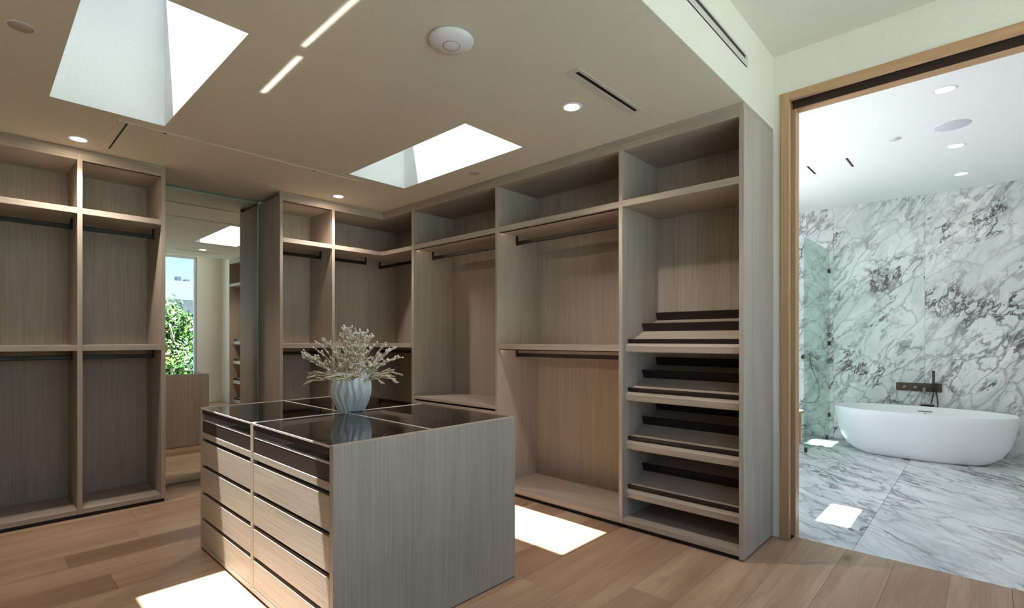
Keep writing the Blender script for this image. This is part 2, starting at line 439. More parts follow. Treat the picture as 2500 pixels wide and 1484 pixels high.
def ceiling_with_holes(name, xr, yr, z, th, holes, mat, label):
    xs = sorted(set([xr[0], xr[1]] + [v for h in holes for v in h[0]])); ys = sorted(set([yr[0], yr[1]] + [v for h in holes for v in h[1]]))
    idx = {}; V = []; F = []
    def vid(i, j, k):
        if (i, j, k) not in idx: idx[(i, j, k)] = len(V); V.append((xs[i], ys[j], z + th * k))
        return idx[(i, j, k)]
    solid = lambda i, j: 0 <= i < len(xs) - 1 and 0 <= j < len(ys) - 1 and not any(h[0][0] - 1e-6 <= xs[i] and xs[i + 1] <= h[0][1] + 1e-6 and h[1][0] - 1e-6 <= ys[j] and ys[j + 1] <= h[1][1] + 1e-6 for h in holes)
    for i in range(len(xs) - 1):
        for j in range(len(ys) - 1):
            if not solid(i, j): continue
            F.append((vid(i, j, 0), vid(i, j + 1, 0), vid(i + 1, j + 1, 0), vid(i + 1, j, 0)))
            F.append((vid(i, j, 1), vid(i + 1, j, 1), vid(i + 1, j + 1, 1), vid(i, j + 1, 1)))
            for (di, dj, a, b) in ((-1, 0, (i, j), (i, j + 1)), (1, 0, (i + 1, j), (i + 1, j + 1)), (0, -1, (i, j), (i + 1, j)), (0, 1, (i, j + 1), (i + 1, j + 1))):
                if not solid(i + di, j + dj): F.append((vid(*a, 0), vid(*b, 0), vid(*b, 1), vid(*a, 1)))
    return struct(mesh_obj(name, V, F, mat), label, 'ceiling')
ceiling_with_holes('ceiling', (X0 - 0.05, XW + 0.03), (YS + 0.004, YW + 0.02), ZC, 0.10, [((a[0], a[1]), SY) for a in SKY], CEIL, 'lower beige-lit ceiling with two rectangular skylight openings')
struct(box('ceiling_hall', (X0 - 0.05, XW + 0.03), (Y0 - 0.05, YS + 0.004), (ZH, ZH + 0.1), WALL, None, 0), 'higher off-white ceiling in front of the bathroom doorway', 'ceiling')
struct(box('trim_2', (X0 - 0.05, XW + 0.0), (YS, YS + 0.004), (ZC, ZH), WALL, None, 0), 'off-white ceiling step face with the long slot vent', 'ceiling step')
ceiling_with_holes('ceiling_bathroom', (4.06, XM + 0.05), (YBS - 0.05, YBN + 0.05), ZB, 0.10, BSK, BATHCEIL, 'white bathroom ceiling with recessed lights')

# ------------------------------------------------------------------ skylights and windows
def skylight(n, xr, yr, z0, z1, label):
    w = empty('window_%d' % n, ((xr[0] + xr[1]) / 2, (yr[0] + yr[1]) / 2, z0), label, 'skylight'); w['kind'] = 'structure'
    t = 0.02
    box('light_well_side', (xr[0] - t, xr[0]), (yr[0] - t, yr[1] + t), (z0 + 0.1, z1), SHAFT, w, 0)
    box('light_well_side', (xr[1], xr[1] + t), (yr[0] - t, yr[1] + t), (z0 + 0.1, z1), SHAFT, w, 0)
    box('light_well_end', xr, (yr[0] - t, yr[0]), (z0 + 0.1, z1), SHAFT, w, 0)
    box('light_well_end', xr, (yr[1], yr[1] + t), (z0 + 0.1, z1), SHAFT, w, 0)
    # painted lining of the opening through the ceiling board
    e = 0.0012
    box('reveal', (xr[0], xr[0] + e), yr, (z0 + 0.0004, z0 + 0.1), SHAFT, w, 0); box('reveal', (xr[1] - e, xr[1]), yr, (z0 + 0.0004, z0 + 0.1), SHAFT, w, 0)
    box('reveal', (xr[0] + e, xr[1] - e), (yr[0], yr[0] + e), (z0 + 0.0004, z0 + 0.1), SHAFT, w, 0); box('reveal', (xr[0] + e, xr[1] - e), (yr[1] - e, yr[1]), (z0 + 0.0004, z0 + 0.1), SHAFT, w, 0)
    box('pane', (xr[0] - t, xr[1] + t), (yr[0] - t, yr[1] + t), (z1, z1 + 0.008), SKYGLASS, w, 0)
    portal('skylight_portal', ((xr[0] + xr[1]) / 2, (yr[0] + yr[1]) / 2, z1 + 0.03), (0, 0, 0), xr[1] - xr[0], yr[1] - yr[0])
skylight(1, SKY[0], SY, ZC, ZR, 'rectangular ceiling skylight with a deep white well, at the upper left')
skylight(2, SKY[1], SY, ZC, ZR, 'rectangular ceiling skylight with a deep white well, above the far right cabinets')
skylight(3, BSK[0][0], BSK[0][1], ZB, 4.0, 'bathroom skylight by the doorway, casting the sun patch on the marble floor')
skylight(4, BSK[1][0], BSK[1][1], ZB, 4.0, 'bathroom skylight over the shower floor')
w5 = empty('window_5', ((WX0 + WX1) / 2, Y0, 0), 'tall window with trees outside, seen in the mirror', 'window'); w5['kind'] = 'structure'
FRM = plain('pale_window_frame', lin(196, 200, 202), 0.4)
for a, b in ((WX0, WX0 + 0.05), (WX1 - 0.05, WX1), (1.515, 1.565)): box('window_frame', (a, b), (Y0 - 0.11, Y0 - 0.04), (0, WZ1), FRM, w5, 0.002)
box('window_frame', (WX0 + 0.05, 1.515), (Y0 - 0.11, Y0 - 0.04), (WZ1 - 0.05, WZ1), FRM, w5, 0.002); box('window_frame', (1.565, WX1 - 0.05), (Y0 - 0.11, Y0 - 0.04), (WZ1 - 0.05, WZ1), FRM, w5, 0.002)
box('window_frame', (WX0 + 0.05, 1.515), (Y0 - 0.11, Y0 - 0.04), (0.0, 0.06), FRM, w5, 0.002); box('window_frame', (1.565, WX1 - 0.05), (Y0 - 0.11, Y0 - 0.04), (0.0, 0.06), FRM, w5, 0.002)
for a, b in ((WX0 + 0.05, 1.515), (1.565, WX1 - 0.05)): box('pane', (a, b), (Y0 - 0.08, Y0 - 0.072), (0.06, WZ1 - 0.05), WINGLASS, w5, 0)
portal('window_portal', ((WX0 + WX1) / 2, Y0 - 0.16, WZ1 / 2), (R(-90), 0, R(180)), WX1 - WX0, WZ1)
w6 = empty('window_6', (sum(BWX) / 2, YBN, 0.5), 'wide bathroom window beyond the shower', 'window'); w6['kind'] = 'structure'
box('pane', BWX, (YBN + 0.06, YBN + 0.068), (0.5, 2.9), BATHGLASS, w6, 0)
portal('bathroom_portal', (sum(BWX) / 2, YBN + 0.16, 1.7), (R(-90), 0, 0), BWX[1] - BWX[0], 2.4)

# ------------------------------------------------------------------ wardrobe units
T = 0.030
ZU = (2.388, 2.434); ZMS = (1.312, 1.357); ZBT = (0.030, 0.068); ZTP = (2.808, 2.858)

def rail(parent, axis, a, b, fixed, zr, zsh, ends='ab'):
    """flat dark hanging rail along an axis under a shelf, with its end brackets"""
    if axis == 'x':
        r = box('hanging_rail', (a, b), (fixed - 0.0075, fixed + 0.0075), zr, DARKROD, parent, 0.004)
        for e, q in (('a', (a, a + 0.014)), ('b', (b - 0.014, b))):
            if e in ends: box('bracket', q, (fixed - 0.011, fixed + 0.011), (zr[0] - 0.002, zsh), BLACK, r, 0.002)
    else:
        r = box('hanging_rail', (fixed - 0.0075, fixed + 0.0075), (a, b), zr, DARKROD, parent, 0.004)
        for e, q in (('a', (a, a + 0.014)), ('b', (b - 0.014, b))):
            if e in ends: box('bracket', (fixed - 0.011, fixed + 0.011), q, (zr[0] - 0.002, zsh), BLACK, r, 0.002)
    return r
ZRU = (2.300, 2.336); ZRM = (1.238, 1.272)

def unit_A(label, x0, x1, left_panel, right_panel, mid=True, led_top=False, endcap=False):
    """open wardrobe bay on the far wall; x0..x1 is the clear opening"""
    u = empty('open_wardrobe', ((x0 + x1) / 2, (YL + YBK) / 2, 0), label, 'wardrobe', 'open wardrobe bays')
    xa = x0 - (left_panel or 0); xb = x1 + (right_panel or 0)
    for (a, b, full) in ((xa, x0, left_panel), (x1, xb, right_panel)):
        if full:
            p = box('side_panel', (a, b), (YL, YBK + 0.018), (0.030, ZC - 0.0005 if (endcap == 'l' and a == xa) or (endcap == 'r' and b == xb) else ZTP[1]), VZ, u)
    box('back_panel', (x0, x1), (YBK, YBK + 0.018), (0.030, ZTP[1]), VZ, u, 0)
    box('bottom_panel', (x0, x1), (YL + 0.001, YBK), ZBT, VX, u)
    box('top_panel', (x0, x1), (YL, YBK), ZTP, VX, u)
    fx = (xa + (T if endcap == 'l' else 0), xb - (T if endcap == 'r' else 0))
    box('filler_strip', fx, (YL + 0.005, YL + 0.03), (ZTP[1], ZC - 0.0005), VX, u)
    box('plinth', (xa + 0.004, xb - 0.004), (YL + 0.022, YL + 0.04), (0.0, 0.030), BLACK, u, 0)
    box('shelf', (x0, x1), (YL + 0.001, YBK), ZU, VX, u)
    rail(u, 'x', x0, x1, YL + 0.258, ZRU, ZU[0])
    if mid:
        box('shelf', (x0, x1), (YL + 0.001, YBK), ZMS, VX, u)
        rail(u, 'x', x0, x1, YL + 0.258, ZRM, ZMS[0])
    if led_top: box('light_channel', (x0, x1), (YL + 0.020, YL + 0.032), (ZTP[0] - 0.004, ZTP[0]), BLACK, u, 0.001)
    return u

unit_A('open wardrobe bay at the far left, cut off by the picture edge', 0.051, 0.573, T, None)
unit_A('open wardrobe bay with two hanging rails, directly left of the tall mirror', 0.605, 1.127, 0.032, T, led_top=True, endcap='r')
unit_A('narrow open wardrobe bay directly right of the tall mirror', 2.160, 2.688, T, None, led_top=True)

# corner unit, L-shaped
cu = empty('corner_wardrobe', (3.3, 5.2, 0), 'L-shaped corner wardrobe with two hanging rails behind the flower vase', 'wardrobe', None)
YC0 = 4.618
def Lpoly(i=0.0):
    c = 0.012
    return [(2.720, YL + i), (XB - c + i, YL + i), (XB + i, YL - c + i), (XB + i, YC0), (XBK, YC0), (XBK, YBK), (2.720, YBK)]
box('side_panel', (2.688, 2.720), (YL, YBK + 0.018), (0.030, ZTP[1]), VZ, cu)
box('side_panel', (XB, XBK + 0.018), (4.592, YC0), (0.030, ZTP[1]), VZ, cu)
box('back_panel', (2.720, XBK + 0.018), (YBK, YBK + 0.018), (0.030, ZTP[1]), VZ, cu, 0)
box('back_panel', (XBK, XBK + 0.018), (YC0, YBK), (0.030, ZTP[1]), VZ, cu, 0)
prism('bottom_panel', Lpoly(0.001), ZBT[0], ZBT[1], VX, cu)
prism('shelf', Lpoly(0.001), ZU[0], ZU[1], VX, cu)
prism('shelf', Lpoly(0.001), ZMS[0], ZMS[1], VX, cu)
prism('top_panel', Lpoly(0), ZTP[0], ZTP[1], VX, cu)
box('filler_strip', (2.688, XB + 0.03), (YL + 0.005, YL + 0.03), (ZTP[1], ZC - 0.0005), VX, cu)
box('filler_strip', (XB + 0.005, XB + 0.03), (4.592, YL + 0.005), (ZTP[1], ZC - 0.0005), VY, cu)
box('plinth', (2.69, XB + 0.04), (YL + 0.022, YL + 0.04), (0, 0.03), BLACK, cu, 0)
box('plinth', (XB + 0.022, XB + 0.04), (4.594, YL + 0.022), (0, 0.03), BLACK, cu, 0)
for zr, zs in ((ZRU, ZU[0]), (ZRM, ZMS[0])):
    rail(cu, 'x', 2.720, 3.255, YL + 0.258, zr, zs)
    rail(cu, 'y', YC0, 5.660, XB + 0.255, zr, zs)

def led(parent, y0, y1, ztop):
    """recessed strip light in a shelf underside"""
    c = box('light_channel', (XB + 0.030, XB + 0.040), (y0, y1), (ztop - 0.007, ztop), BLACK, parent, 0)
    box('light_strip', (XB + 0.040, XB + 0.0412), (y0 + 0.004, y1 - 0.004), (ztop - 0.006, ztop - 0.001), LED, c, 0)

def unit_B(name, label, y0, y1, lo_panel, hi_panel, filler_lo=None):
    u = empty(name, ((XB + XBK) / 2, (y0 + y1) / 2, 0), label, 'wardrobe', 'open wardrobe bays')
    ya, yb = y0 - (lo_panel or 0), y1 + (hi_panel or 0)
    if lo_panel: box('side_panel', (XB, XW - 0.001), (ya, y0), (0.012 if filler_lo else 0.030, ZTP[1]), VZ, u)
    if hi_panel: box('side_panel', (XB, XBK + 0.018), (y1, yb), (0.030, ZTP[1]), VZ, u)
    box('back_panel', (XBK, XBK + 0.018), (y0, y1), (0.030, ZTP[1]), VZ, u, 0)
    box('bottom_panel', (XB + 0.001, XBK), (y0, y1), ZBT, VY, u)
    box('top_panel', (XB, XBK), (y0, y1), ZTP, VY, u)
    box('filler_strip', (XB + 0.005, XB + 0.03), (ya + (0.004 if filler_lo else 0), yb), (ZTP[1], ZC - 0.0005), VY, u)
    box('plinth', (XB + 0.022, XB + 0.04), (ya + 0.012, yb), (0.0, 0.030), BLACK, u, 0)
    box('shelf', (XB + 0.001, XBK), (y0, y1), ZU, VY, u)
    return u

b2 = unit_B('open_wardrobe', 'open wardrobe bay with one high rail above a drawer, beside the corner wardrobe', 3.318, 4.576, None, 0.0155)
rail(b2, 'y', 3.318, 4.576, XB + 0.255, ZRU, ZU[0]); led(b2, 3.318, 4.576, ZU[0])
box('shelf', (XB + 0.001, XBK), (3.318, 4.576), (0.756, 0.782), VY, b2)
for k, (za, zb) in enumerate(((0.394, 0.736), (0.070, 0.380))):
    box('drawer_front', (XB + 0.001, XB + 0.021), (3.320, 4.574), (za, zb), VY, b2)
box('drawer_case', (XB + 0.032, XBK), (3.320, 4.574), (0.069, 0.755), DARK, b2, 0)
b3 = unit_B('open_wardrobe', 'wide open wardrobe bay with two stacked hanging rails, left of the shoe shelves', 2.012, 3.285, None, 0.033)
rail(b3, 'y', 2.012, 3.285, XB + 0.255, ZRU, ZU[0]); led(b3, 2.012, 3.285, ZU[0])
box('shelf', (XB + 0.001, XBK), (2.012, 3.285), ZMS, VY, b3)
rail(b3, 'y', 2.012, 3.285, XB + 0.255, ZRM, ZMS[0]); led(b3, 2.012, 3.285, ZMS[0])
b4 = unit_B('shoe_wardrobe', 'wardrobe bay with four slanted shoe shelves, next to the bathroom doorway', 1.143, 1.981, 0.030, 0.031, True)
box('filler_strip', (XB + 0.03, XW - 0.001), (YS + 0.005, YS + 0.028), (ZTP[1], ZC - 0.0005), VX, b4)
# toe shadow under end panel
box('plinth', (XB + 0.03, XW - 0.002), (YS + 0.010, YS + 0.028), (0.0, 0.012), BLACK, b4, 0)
sl_ = 0.41; ca = math.cos(math.atan(sl_)); sa = math.sin(math.atan(sl_))
for k in range(4):
    dz = -0.3645 * k
    sx0, sx1 = 3.370, 3.868
    zt = lambda x: 1.371 + sl_ * (x - 3.401) + dz
    th = 0.052
    sh = prism('shoe_shelf', [(sx0, zt(sx0) - 0.006), (sx0 + 0.006, zt(sx0 + 0.006)), (sx1, zt(sx1)), (sx1, zt(sx1) - th), (sx0 + 0.008, zt(sx0) - th), (sx0 + 0.002, zt(sx0) - th + 0.006)], 1.1445, 1.9795, VY, b4, 'y')
    for bx, h in ((3.401, 0.032), (3.630, 0.064), (3.856, 0.064)):
        z0 = zt(bx); q = 0.012
        poly = [(bx, z0 - 0.0005), (bx + q * ca, z0 + q * sa - 0.0005), (bx + q * ca - h * sa, z0 + q * sa + h * ca), (bx - h * sa, z0 + h * ca)]
        prism('heel_bar', poly, 1.146, 1.978, BAR, sh, 'y')

# ------------------------------------------------------------------ mirror
mr = empty('wall_mirror', (1.643, YW, 0), 'tall full-height mirror panel between the far wardrobes', 'mirror')
box('mirror_glass', (1.159, 2.1285), (5.744, 5.750), (0.012, 2.868), MIRROR, mr, 0)
box('backing', (1.159, 2.1285), (5.7505, 5.7595), (0.001, 2.8965), GREENEDGE, mr, 0)
box('bevel_edge', (1.159, 2.1285), (5.7425, 5.7505), (2.866, 2.8725), LIGHTEDGE, mr, 0)
box('bevel_edge', (2.1195, 2.1285), (5.7405, 5.7438), (0.012, 2.868), LIGHTEDGE, mr, 0)
box('bevel_edge', (1.159, 2.1285), (5.7425, 5.7505), (0.0005, 0.012), GREENEDGE, mr, 0)

# ------------------------------------------------------------------ island
IX0, IX1, IY0, IY1, IZ = 1.056, 2.198, 2.032, 3.850, 0.946
isl = empty('dressing_island', ((IX0 + IX1) / 2, (IY0 + IY1) / 2, 0), 'freestanding drawer island with a dark glass top in the middle of the room', 'island')
box('end_panel', (IX0, IX1), (IY0, IY0 + 0.032), (0.006, IZ), VZ, isl)
box('end_panel', (IX0, IX1), (IY1 - 0.030, IY1), (0.006, IZ), VZ, isl)
box('plinth', (IX0 + 0.02, IX1 - 0.02), (IY0 + 0.012, IY1 - 0.012), (0.0, 0.006), BLACK, isl, 0)
MY = (2.926, 2.964)
box('divider_panel', (IX0, IX1), MY, (0.016, IZ - 0.004), VZ, isl)
box('back_panel', (IX1 - 0.02, IX1), (IY0 + 0.032, MY[0]), (0.016, 0.93), VZ, isl); box('back_panel', (IX1 - 0.02, IX1), (MY[1], IY1 - 0.030), (0.016, 0.93), VZ, isl)
for ya, yb in ((IY0 + 0.032, MY[0]), (MY[1], IY1 - 0.030)):
    box('base_rail', (IX0, IX0 + 0.03), (ya, yb), (0.016, 0.043), VY, isl)
    box('carcass', (IX0 + 0.034, IX1 - 0.02), (ya, yb), (0.016, 0.742), DARK, isl, 0)
    box('tray_rail', (IX0 + 0.001, IX1 - 0.02), (ya, yb), (0.748, 0.783), VY, isl)
    for za, zb in ((0.572, 0.724), (0.393, 0.548), (0.219, 0.368), (0.046, 0.195)):
        d = box('drawer_front', (IX0 + 0.001, IX0 + 0.021), (ya + 0.0025, yb - 0.0025), (za, zb), VY, isl)
        box('finger_groove', (IX0 + 0.022, IX0 + 0.033), (ya + 0.001, yb - 0.001), (zb - 0.004, zb + 0.0235), BLACK, d, 0)
    # jewellery tray under the glass
    tr = box('jewellery_tray', (IX0 + 0.006, IX1 - 0.022), (ya + 0.003, yb - 0.003), (0.7835, 0.800), VELVET, isl, 0)
    box('tray_front', (IX0 + 0.004, IX0 + 0.020), (ya + 0.003, yb - 0.003), (0.786, 0.862), TRAY, tr, 0.001)
    box('tray_edge', (IX0 + 0.0035, IX0 + 0.0205), (ya + 0.003, yb - 0.003), (0.8615, 0.8645), STRIP, tr, 0)
    box('front_glass', (IX0 + 0.008, IX0 + 0.014), (ya + 0.002, yb - 0.002), (0.8645, 0.904), CLEAR, tr, 0)
    for xx in (1.33, 1.604, 1.90):
        box('tray_partition', (xx - 0.005, xx + 0.005), (ya + 0.004, yb - 0.004), (0.800, 0.850), VELVET, tr, 0)
    for f_ in (0.33, 0.66):
        yy = ya + (yb - ya) * f_
        box('tray_partition', (IX0 + 0.0205, IX1 - 0.0225), (yy - 0.005, yy + 0.005), (0.800, 0.845), VELVET, tr, 0)
    box('tray_back', (IX1 - 0.040, IX1 - 0.0215), (ya + 0.003, yb - 0.003), (0.800, 0.862), TRAY, tr, 0)
    box('dark_top_bar', (IX0 + 0.003, IX0 + 0.021), (ya + 0.001, yb - 0.001), (0.904, 0.9345), BAR, isl, 0.001)  # dark brown bar just below the glass top
    for xa, xb in ((IX0 + 0.002, 1.597), (1.611, IX1 - 0.002)):
        box('top_glass', (xa, xb), (ya + 0.001, yb - 0.001), (0.9345, 0.9435), TOPGLASS, isl, 0)
    box('glass_joint_strip', (1.596, 1.612), (ya, yb), (0.925, 0.9450), STRIP, isl, 0)
    box('glass_edge_highlight', (IX0 - 0.0005, IX0 + 0.002), (ya, yb), (0.9345, 0.9440), STRIP, isl, 0)  # pale strip added as the highlight along the glass edge
box('glass_joint_strip', (IX0 - 0.0005, IX1 + 0.0005), (MY[0] + 0.009, MY[1] - 0.009), (0.9415, 0.9452), STRIP, isl, 0)

# ------------------------------------------------------------------ vase and dried stems
VC = (1.679, 2.990, 0.9455)
nseg, nring = 180, 36
V, F = [], []
def vr_(t):
    # profile radius at height fraction t: narrow foot, belly, slightly drawn-in mouth
    pr = ((0.0, 0.080), (0.12, 0.094), (0.28, 0.110), (0.46, 0.1205), (0.62, 0.1235), (0.80, 0.119), (1.0, 0.108))
    for (a, ra), (b, rb_) in zip(pr, pr[1:]):
        if t <= b + 1e-9:
            u = (t - a) / (b - a); return ra + (rb_ - ra) * u
    return pr[-1][1]
VH = 0.245
for i in range(nring + 1):
    t = i / nring
    for k in range(nseg):
        a = 2 * math.pi * k / nseg
        ph = a * 17 + 1.35 * math.sin(2 * math.pi * t * 1.3 + 2.4 * math.sin(3 * a + 0.6))
        rb = math.cos(ph); rib = 0.0050 - 0.019 * (0.5 - 0.5 * rb) ** 2.2
        r = vr_(t) + rib * (0.35 + 0.65 * math.sin(math.pi * min(1, 0.12 + t * 0.8)))
        V.append((VC[0] + r * math.cos(a), VC[1] + r * math.sin(a), VC[2] + VH * t))
for i in range(nring):
    for k in range(nseg): F.append((i * nseg + k, i * nseg + (k + 1) % nseg, (i + 1) * nseg + (k + 1) % nseg, (i + 1) * nseg + k))
F.append(tuple(range(nseg))[::-1])
b = len(V)                                             # inner wall
for (dr_, zz) in ((-0.010, VH), (-0.014, VH - 0.01), (-0.02, 0.10)):
    for k in range(nseg):
        a = 2 * math.pi * k / nseg; r = vr_(zz / VH) + dr_; V.append((VC[0] + r * math.cos(a), VC[1] + r * math.sin(a), VC[2] + zz))
for k in range(nseg): F.append((nring * nseg + k, nring * nseg + (k + 1) % nseg, b + (k + 1) % nseg, b + k))
for j in range(2):
    for k in range(nseg): F.append((b + j * nseg + k, b + j * nseg + (k + 1) % nseg, b + (j + 1) * nseg + (k + 1) % nseg, b + (j + 1) * nseg + k))
F.append(tuple(b + 2 * nseg + k for k in range(nseg)))
vs = mesh_obj('vase', V, F, VASE, None, True, VC)
setp(vs, 'white ceramic vase with wavy vertical ribs, standing on the glass-topped island', 'vase')

STEM = NT('dried_stem'); n1_, _ = STEM.noise(STEM.pos(), 60.0, 2)
STEM = STEM.bsdf(STEM.ramp(n1_, [(0.3, lin(188, 174, 144)), (0.7, lin(218, 208, 182))]), 0.8, spec=0.2)
BUD = NT('dried_bud'); n1_, _ = BUD.noise(BUD.pos(), 90.0, 2)
BUD = BUD.bsdf(BUD.ramp(n1_, [(0.3, lin(212, 196, 182)), (0.6, lin(236, 232, 222))]), 0.8, spec=0.2)
def ico_geo(V, F, c, r, stretch, d):
    b = len(V); d = Vector(d).normalized(); u = d.orthogonal().normalized(); w = d.cross(u)
    for (h, rr) in ((-1.0, 0.0), (-0.45, 0.85), (0.45, 0.85), (1.0, 0.0)):
        if rr == 0: V.append(tuple(Vector(c) + d * (h * r * stretch)))
        else:
            for k in range(5):
                a = 2 * math.pi * k / 5; V.append(tuple(Vector(c) + d * (h * r * stretch) + (u * math.cos(a) + w * math.sin(a)) * (r * rr)))
    for k in range(5):
        F.append((b, b + 1 + (k + 1) % 5, b + 1 + k)); F.append((b + 1 + k, b + 1 + (k + 1) % 5, b + 6 + (k + 1) % 5, b + 6 + k)); F.append((b + 11, b + 6 + k, b + 6 + (k + 1) % 5))
random.seed(21)
bq = empty('dried_bouquet', (VC[0], VC[1], VC[2] + VH), 'bunch of dried pale branching stems with small buds in the ribbed vase', 'dried flowers')
mouth = Vector((VC[0], VC[1], VC[2] + VH - 0.01))
ZA = Vector((0, 0, 1))
stems = []
for k in range(40):
    a = 2 * math.pi * k * 0.618 + random.uniform(-0.2, 0.2)
    lean = [0.10, 0.38, 0.66, 0.92, 1.16][k % 5] + random.uniform(-0.08, 0.08)
    L = 0.285 - 0.075 * (lean / 1.2) + random.uniform(-0.03, 0.02)
    stems.append((a, lean, L, False))
for k in range(17):
    stems.append((2 * math.pi * k / 17 + random.uniform(-0.2, 0.2), random.uniform(1.3, 1.6), random.uniform(0.17, 0.225), True))
for (a, lean, L, leafy) in stems:
    out = Vector((math.cos(a), math.sin(a), 0)); side = out.cross(ZA)
    p0 = mouth + out * 0.05 * min(1, lean) + Vector((random.uniform(-.02, .02), random.uniform(-.02, .02), -0.10))
    V, F, BV, BF = [], [], [], []
    pts = []
    for i in range(7):
        t = i / 6
        ang = lean * (0.35 + 0.75 * t)
        if i == 0: pts.append(p0); continue
        pts.append(pts[-1] + (out * math.sin(ang) + ZA * math.cos(ang)) * ((L + 0.10) / 6))
    if leafy: pts = [pts[0]] + [p - ZA * 0.05 * (i / 6) ** 2 for i, p in enumerate(pts[1:], 1)]
    tube_geo(V, F, pts, [0.0032 - 0.0016 * i / 6 for i in range(7)], 5)
    nt = 7 if leafy else 9
    for j in range(nt):
        i = 2 + int(j * 4 / nt) + (1 if j % 3 == 0 else 0); i = min(i, 5)
        base = pts[i]; d = (pts[i + 1] - pts[i]).normalized()
        sd = (side * random.choice((-1, 1)) + ZA * random.uniform(-0.25, 0.7) + out * random.uniform(-0.3, 0.3)).normalized()
        tl = random.uniform(0.035, 0.075) * (1.0 if not leafy else 1.1)
        q1 = base + d * tl * 0.5 + sd * tl * 0.34; q2 = q1 + (d * 0.8 + sd * 0.32).normalized() * tl * 0.55
        tube_geo(V, F, [base, q1, q2], [0.0019, 0.0017, 0.0013] if not leafy else [0.0045, 0.0058, 0.0022], 4)
        if not leafy:
            ico_geo(BV, BF, q2, random.uniform(0.0058, 0.0078), 1.3, q2 - q1)
            q3 = q1 + (d + sd * random.uniform(-0.8, 0.3)).normalized() * tl * 0.4
            tube_geo(V, F, [q1, q3], [0.0015, 0.0012], 4); ico_geo(BV, BF, q3, random.uniform(0.0052, 0.0068), 1.3, q3 - q1)
        else:
            q3 = q1 + (d + sd * -0.5).normalized() * tl * 0.45
            tube_geo(V, F, [q1, q3], [0.0045, 0.0022], 4)
    if not leafy: ico_geo(BV, BF, pts[-1], 0.0066, 1.4, pts[-1] - pts[-2])
    st = mesh_obj('stem', V, F, STEM, bq, True)
    st['kind'] = 'stuff'
    if BV:
        bo = mesh_obj('buds', BV, BF, BUD, st, True); bo['kind'] = 'stuff'

# added narrow lamps mimic sun reflected off the island glass, two slim ceiling streaks
for ya, yb, xa, xb, wd in ((2.225, 2.965, 1.014, 1.022, 0.014), (3.075, 3.620, 1.051, 1.073, 0.019)):
    ns = 7; sl2 = (yb - ya) / ns
    for k in range(ns):
        l = bpy.data.lights.new('added_glint_lamp', 'AREA'); l.shape = 'RECTANGLE'; l.size = wd; l.size_y = sl2 * 1.03
        l.spread = R(1.2); l.energy = 0.046 * wd * sl2 / 0.0114; l.color = (1.0, 0.97, 0.94)
        o = bpy.data.objects.new('added_glint_lamp', l); COL.objects.link(o)
        t_ = (k + 0.5) / ns
        o.location = (xa + (xb - xa) * t_, ya + (yb - ya) * t_, 0.9600)
        d = Vector((SUN.x, SUN.y, -SUN.z)); zq = -d; yq = Vector((0, 1, 0)); xq = yq.cross(zq).normalized(); yq = zq.cross(xq)
        o.rotation_euler = Matrix((xq, yq, zq)).transposed().to_euler()

# ------------------------------------------------------------------ ceiling fittings
def downlight(x, y, z, label, lamp, group, r=0.047, power=50):
    o = empty('downlight', (x, y, z), label, 'ceiling light', group)
    lathe('trim_ring', [(r, -0.0005), (r + 0.003, -0.004), (r + 0.017, -0.003), (r + 0.020, -0.0003), (r, -0.0003)], (x, y, z), WHITE, o, 36, False)
    if power:
        l = bpy.data.lights.new('downlight_beam', 'SPOT'); l.energy = power; l.spot_size = R(125); l.spot_blend = 0.7
        l.shadow_soft_size = 0.045; l.color = (1.0, 0.90, 0.79)
        lo = bpy.data.objects.new('downlight_beam', l); COL.objects.link(lo); lo.parent = o; lo.location = (0, 0, -0.006)
    lathe('lens', [(r - 0.0005, -0.0028), (r - 0.0005, -0.0006)], (x, y, z), lamp, o, 32)
    return o
GD = 'recessed dressing room downlights'
downlight(0.554, 4.955, ZC, 'round recessed ceiling light above the left wardrobe', LAMP, GD)
downlight(2.631, 4.950, ZC, 'round recessed ceiling light above the narrow wardrobe right of the mirror', LAMP, GD)
downlight(2.649, 1.952, ZC, 'round recessed ceiling light beside the slot vent', LAMP, GD)
for hx, hy, nm in ((0.3, 0.2, 'left of the doorway'), (2.6, 0.2, 'in front of the doorway')):  # unseen lamps added in front of the step to brighten the room
    downlight(hx, hy - 0.45, ZH, 'added unseen fill light in the higher ceiling ' + nm, LAMP, GD, power=8)
GB = 'recessed bathroom downlights'
downlight(4.985, 0.230, ZB, 'round recessed bathroom ceiling light nearest the doorway', LAMPB, GB, 0.055, 0)
downlight(6.505, 0.217, ZB, 'round recessed bathroom ceiling light between the other two', LAMPB, GB, 0.055, 0)
downlight(7.640, 0.210, ZB, 'round recessed bathroom ceiling light nearest the marble wall', LAMPB, GB, 0.055, 0)

ap = empty('ceiling_access_point', (1.640, 1.950, ZC), 'large round white disc with an inner ring on the ceiling', 'ceiling device')
lathe('body', [(0.104, -0.0002), (0.113, -0.006), (0.112, -0.012), (0.098, -0.022), (0.070, -0.030), (0.043, -0.0345)], (1.640, 1.950, ZC), WHITE, ap, 56)
lathe('ring_groove', [(0.0405, -0.0345), (0.0405, -0.0352), (0.0435, -0.0352), (0.0435, -0.0340)], (1.640, 1.950, ZC), plain('groove_grey', lin(110, 108, 120), 0.5), ap, 48, False)
lathe('centre_cap', [(0.0400, -0.0340), (0.0400, -0.0362), (0.034, -0.0372)], (1.640, 1.950, ZC), WHITE, ap, 48)

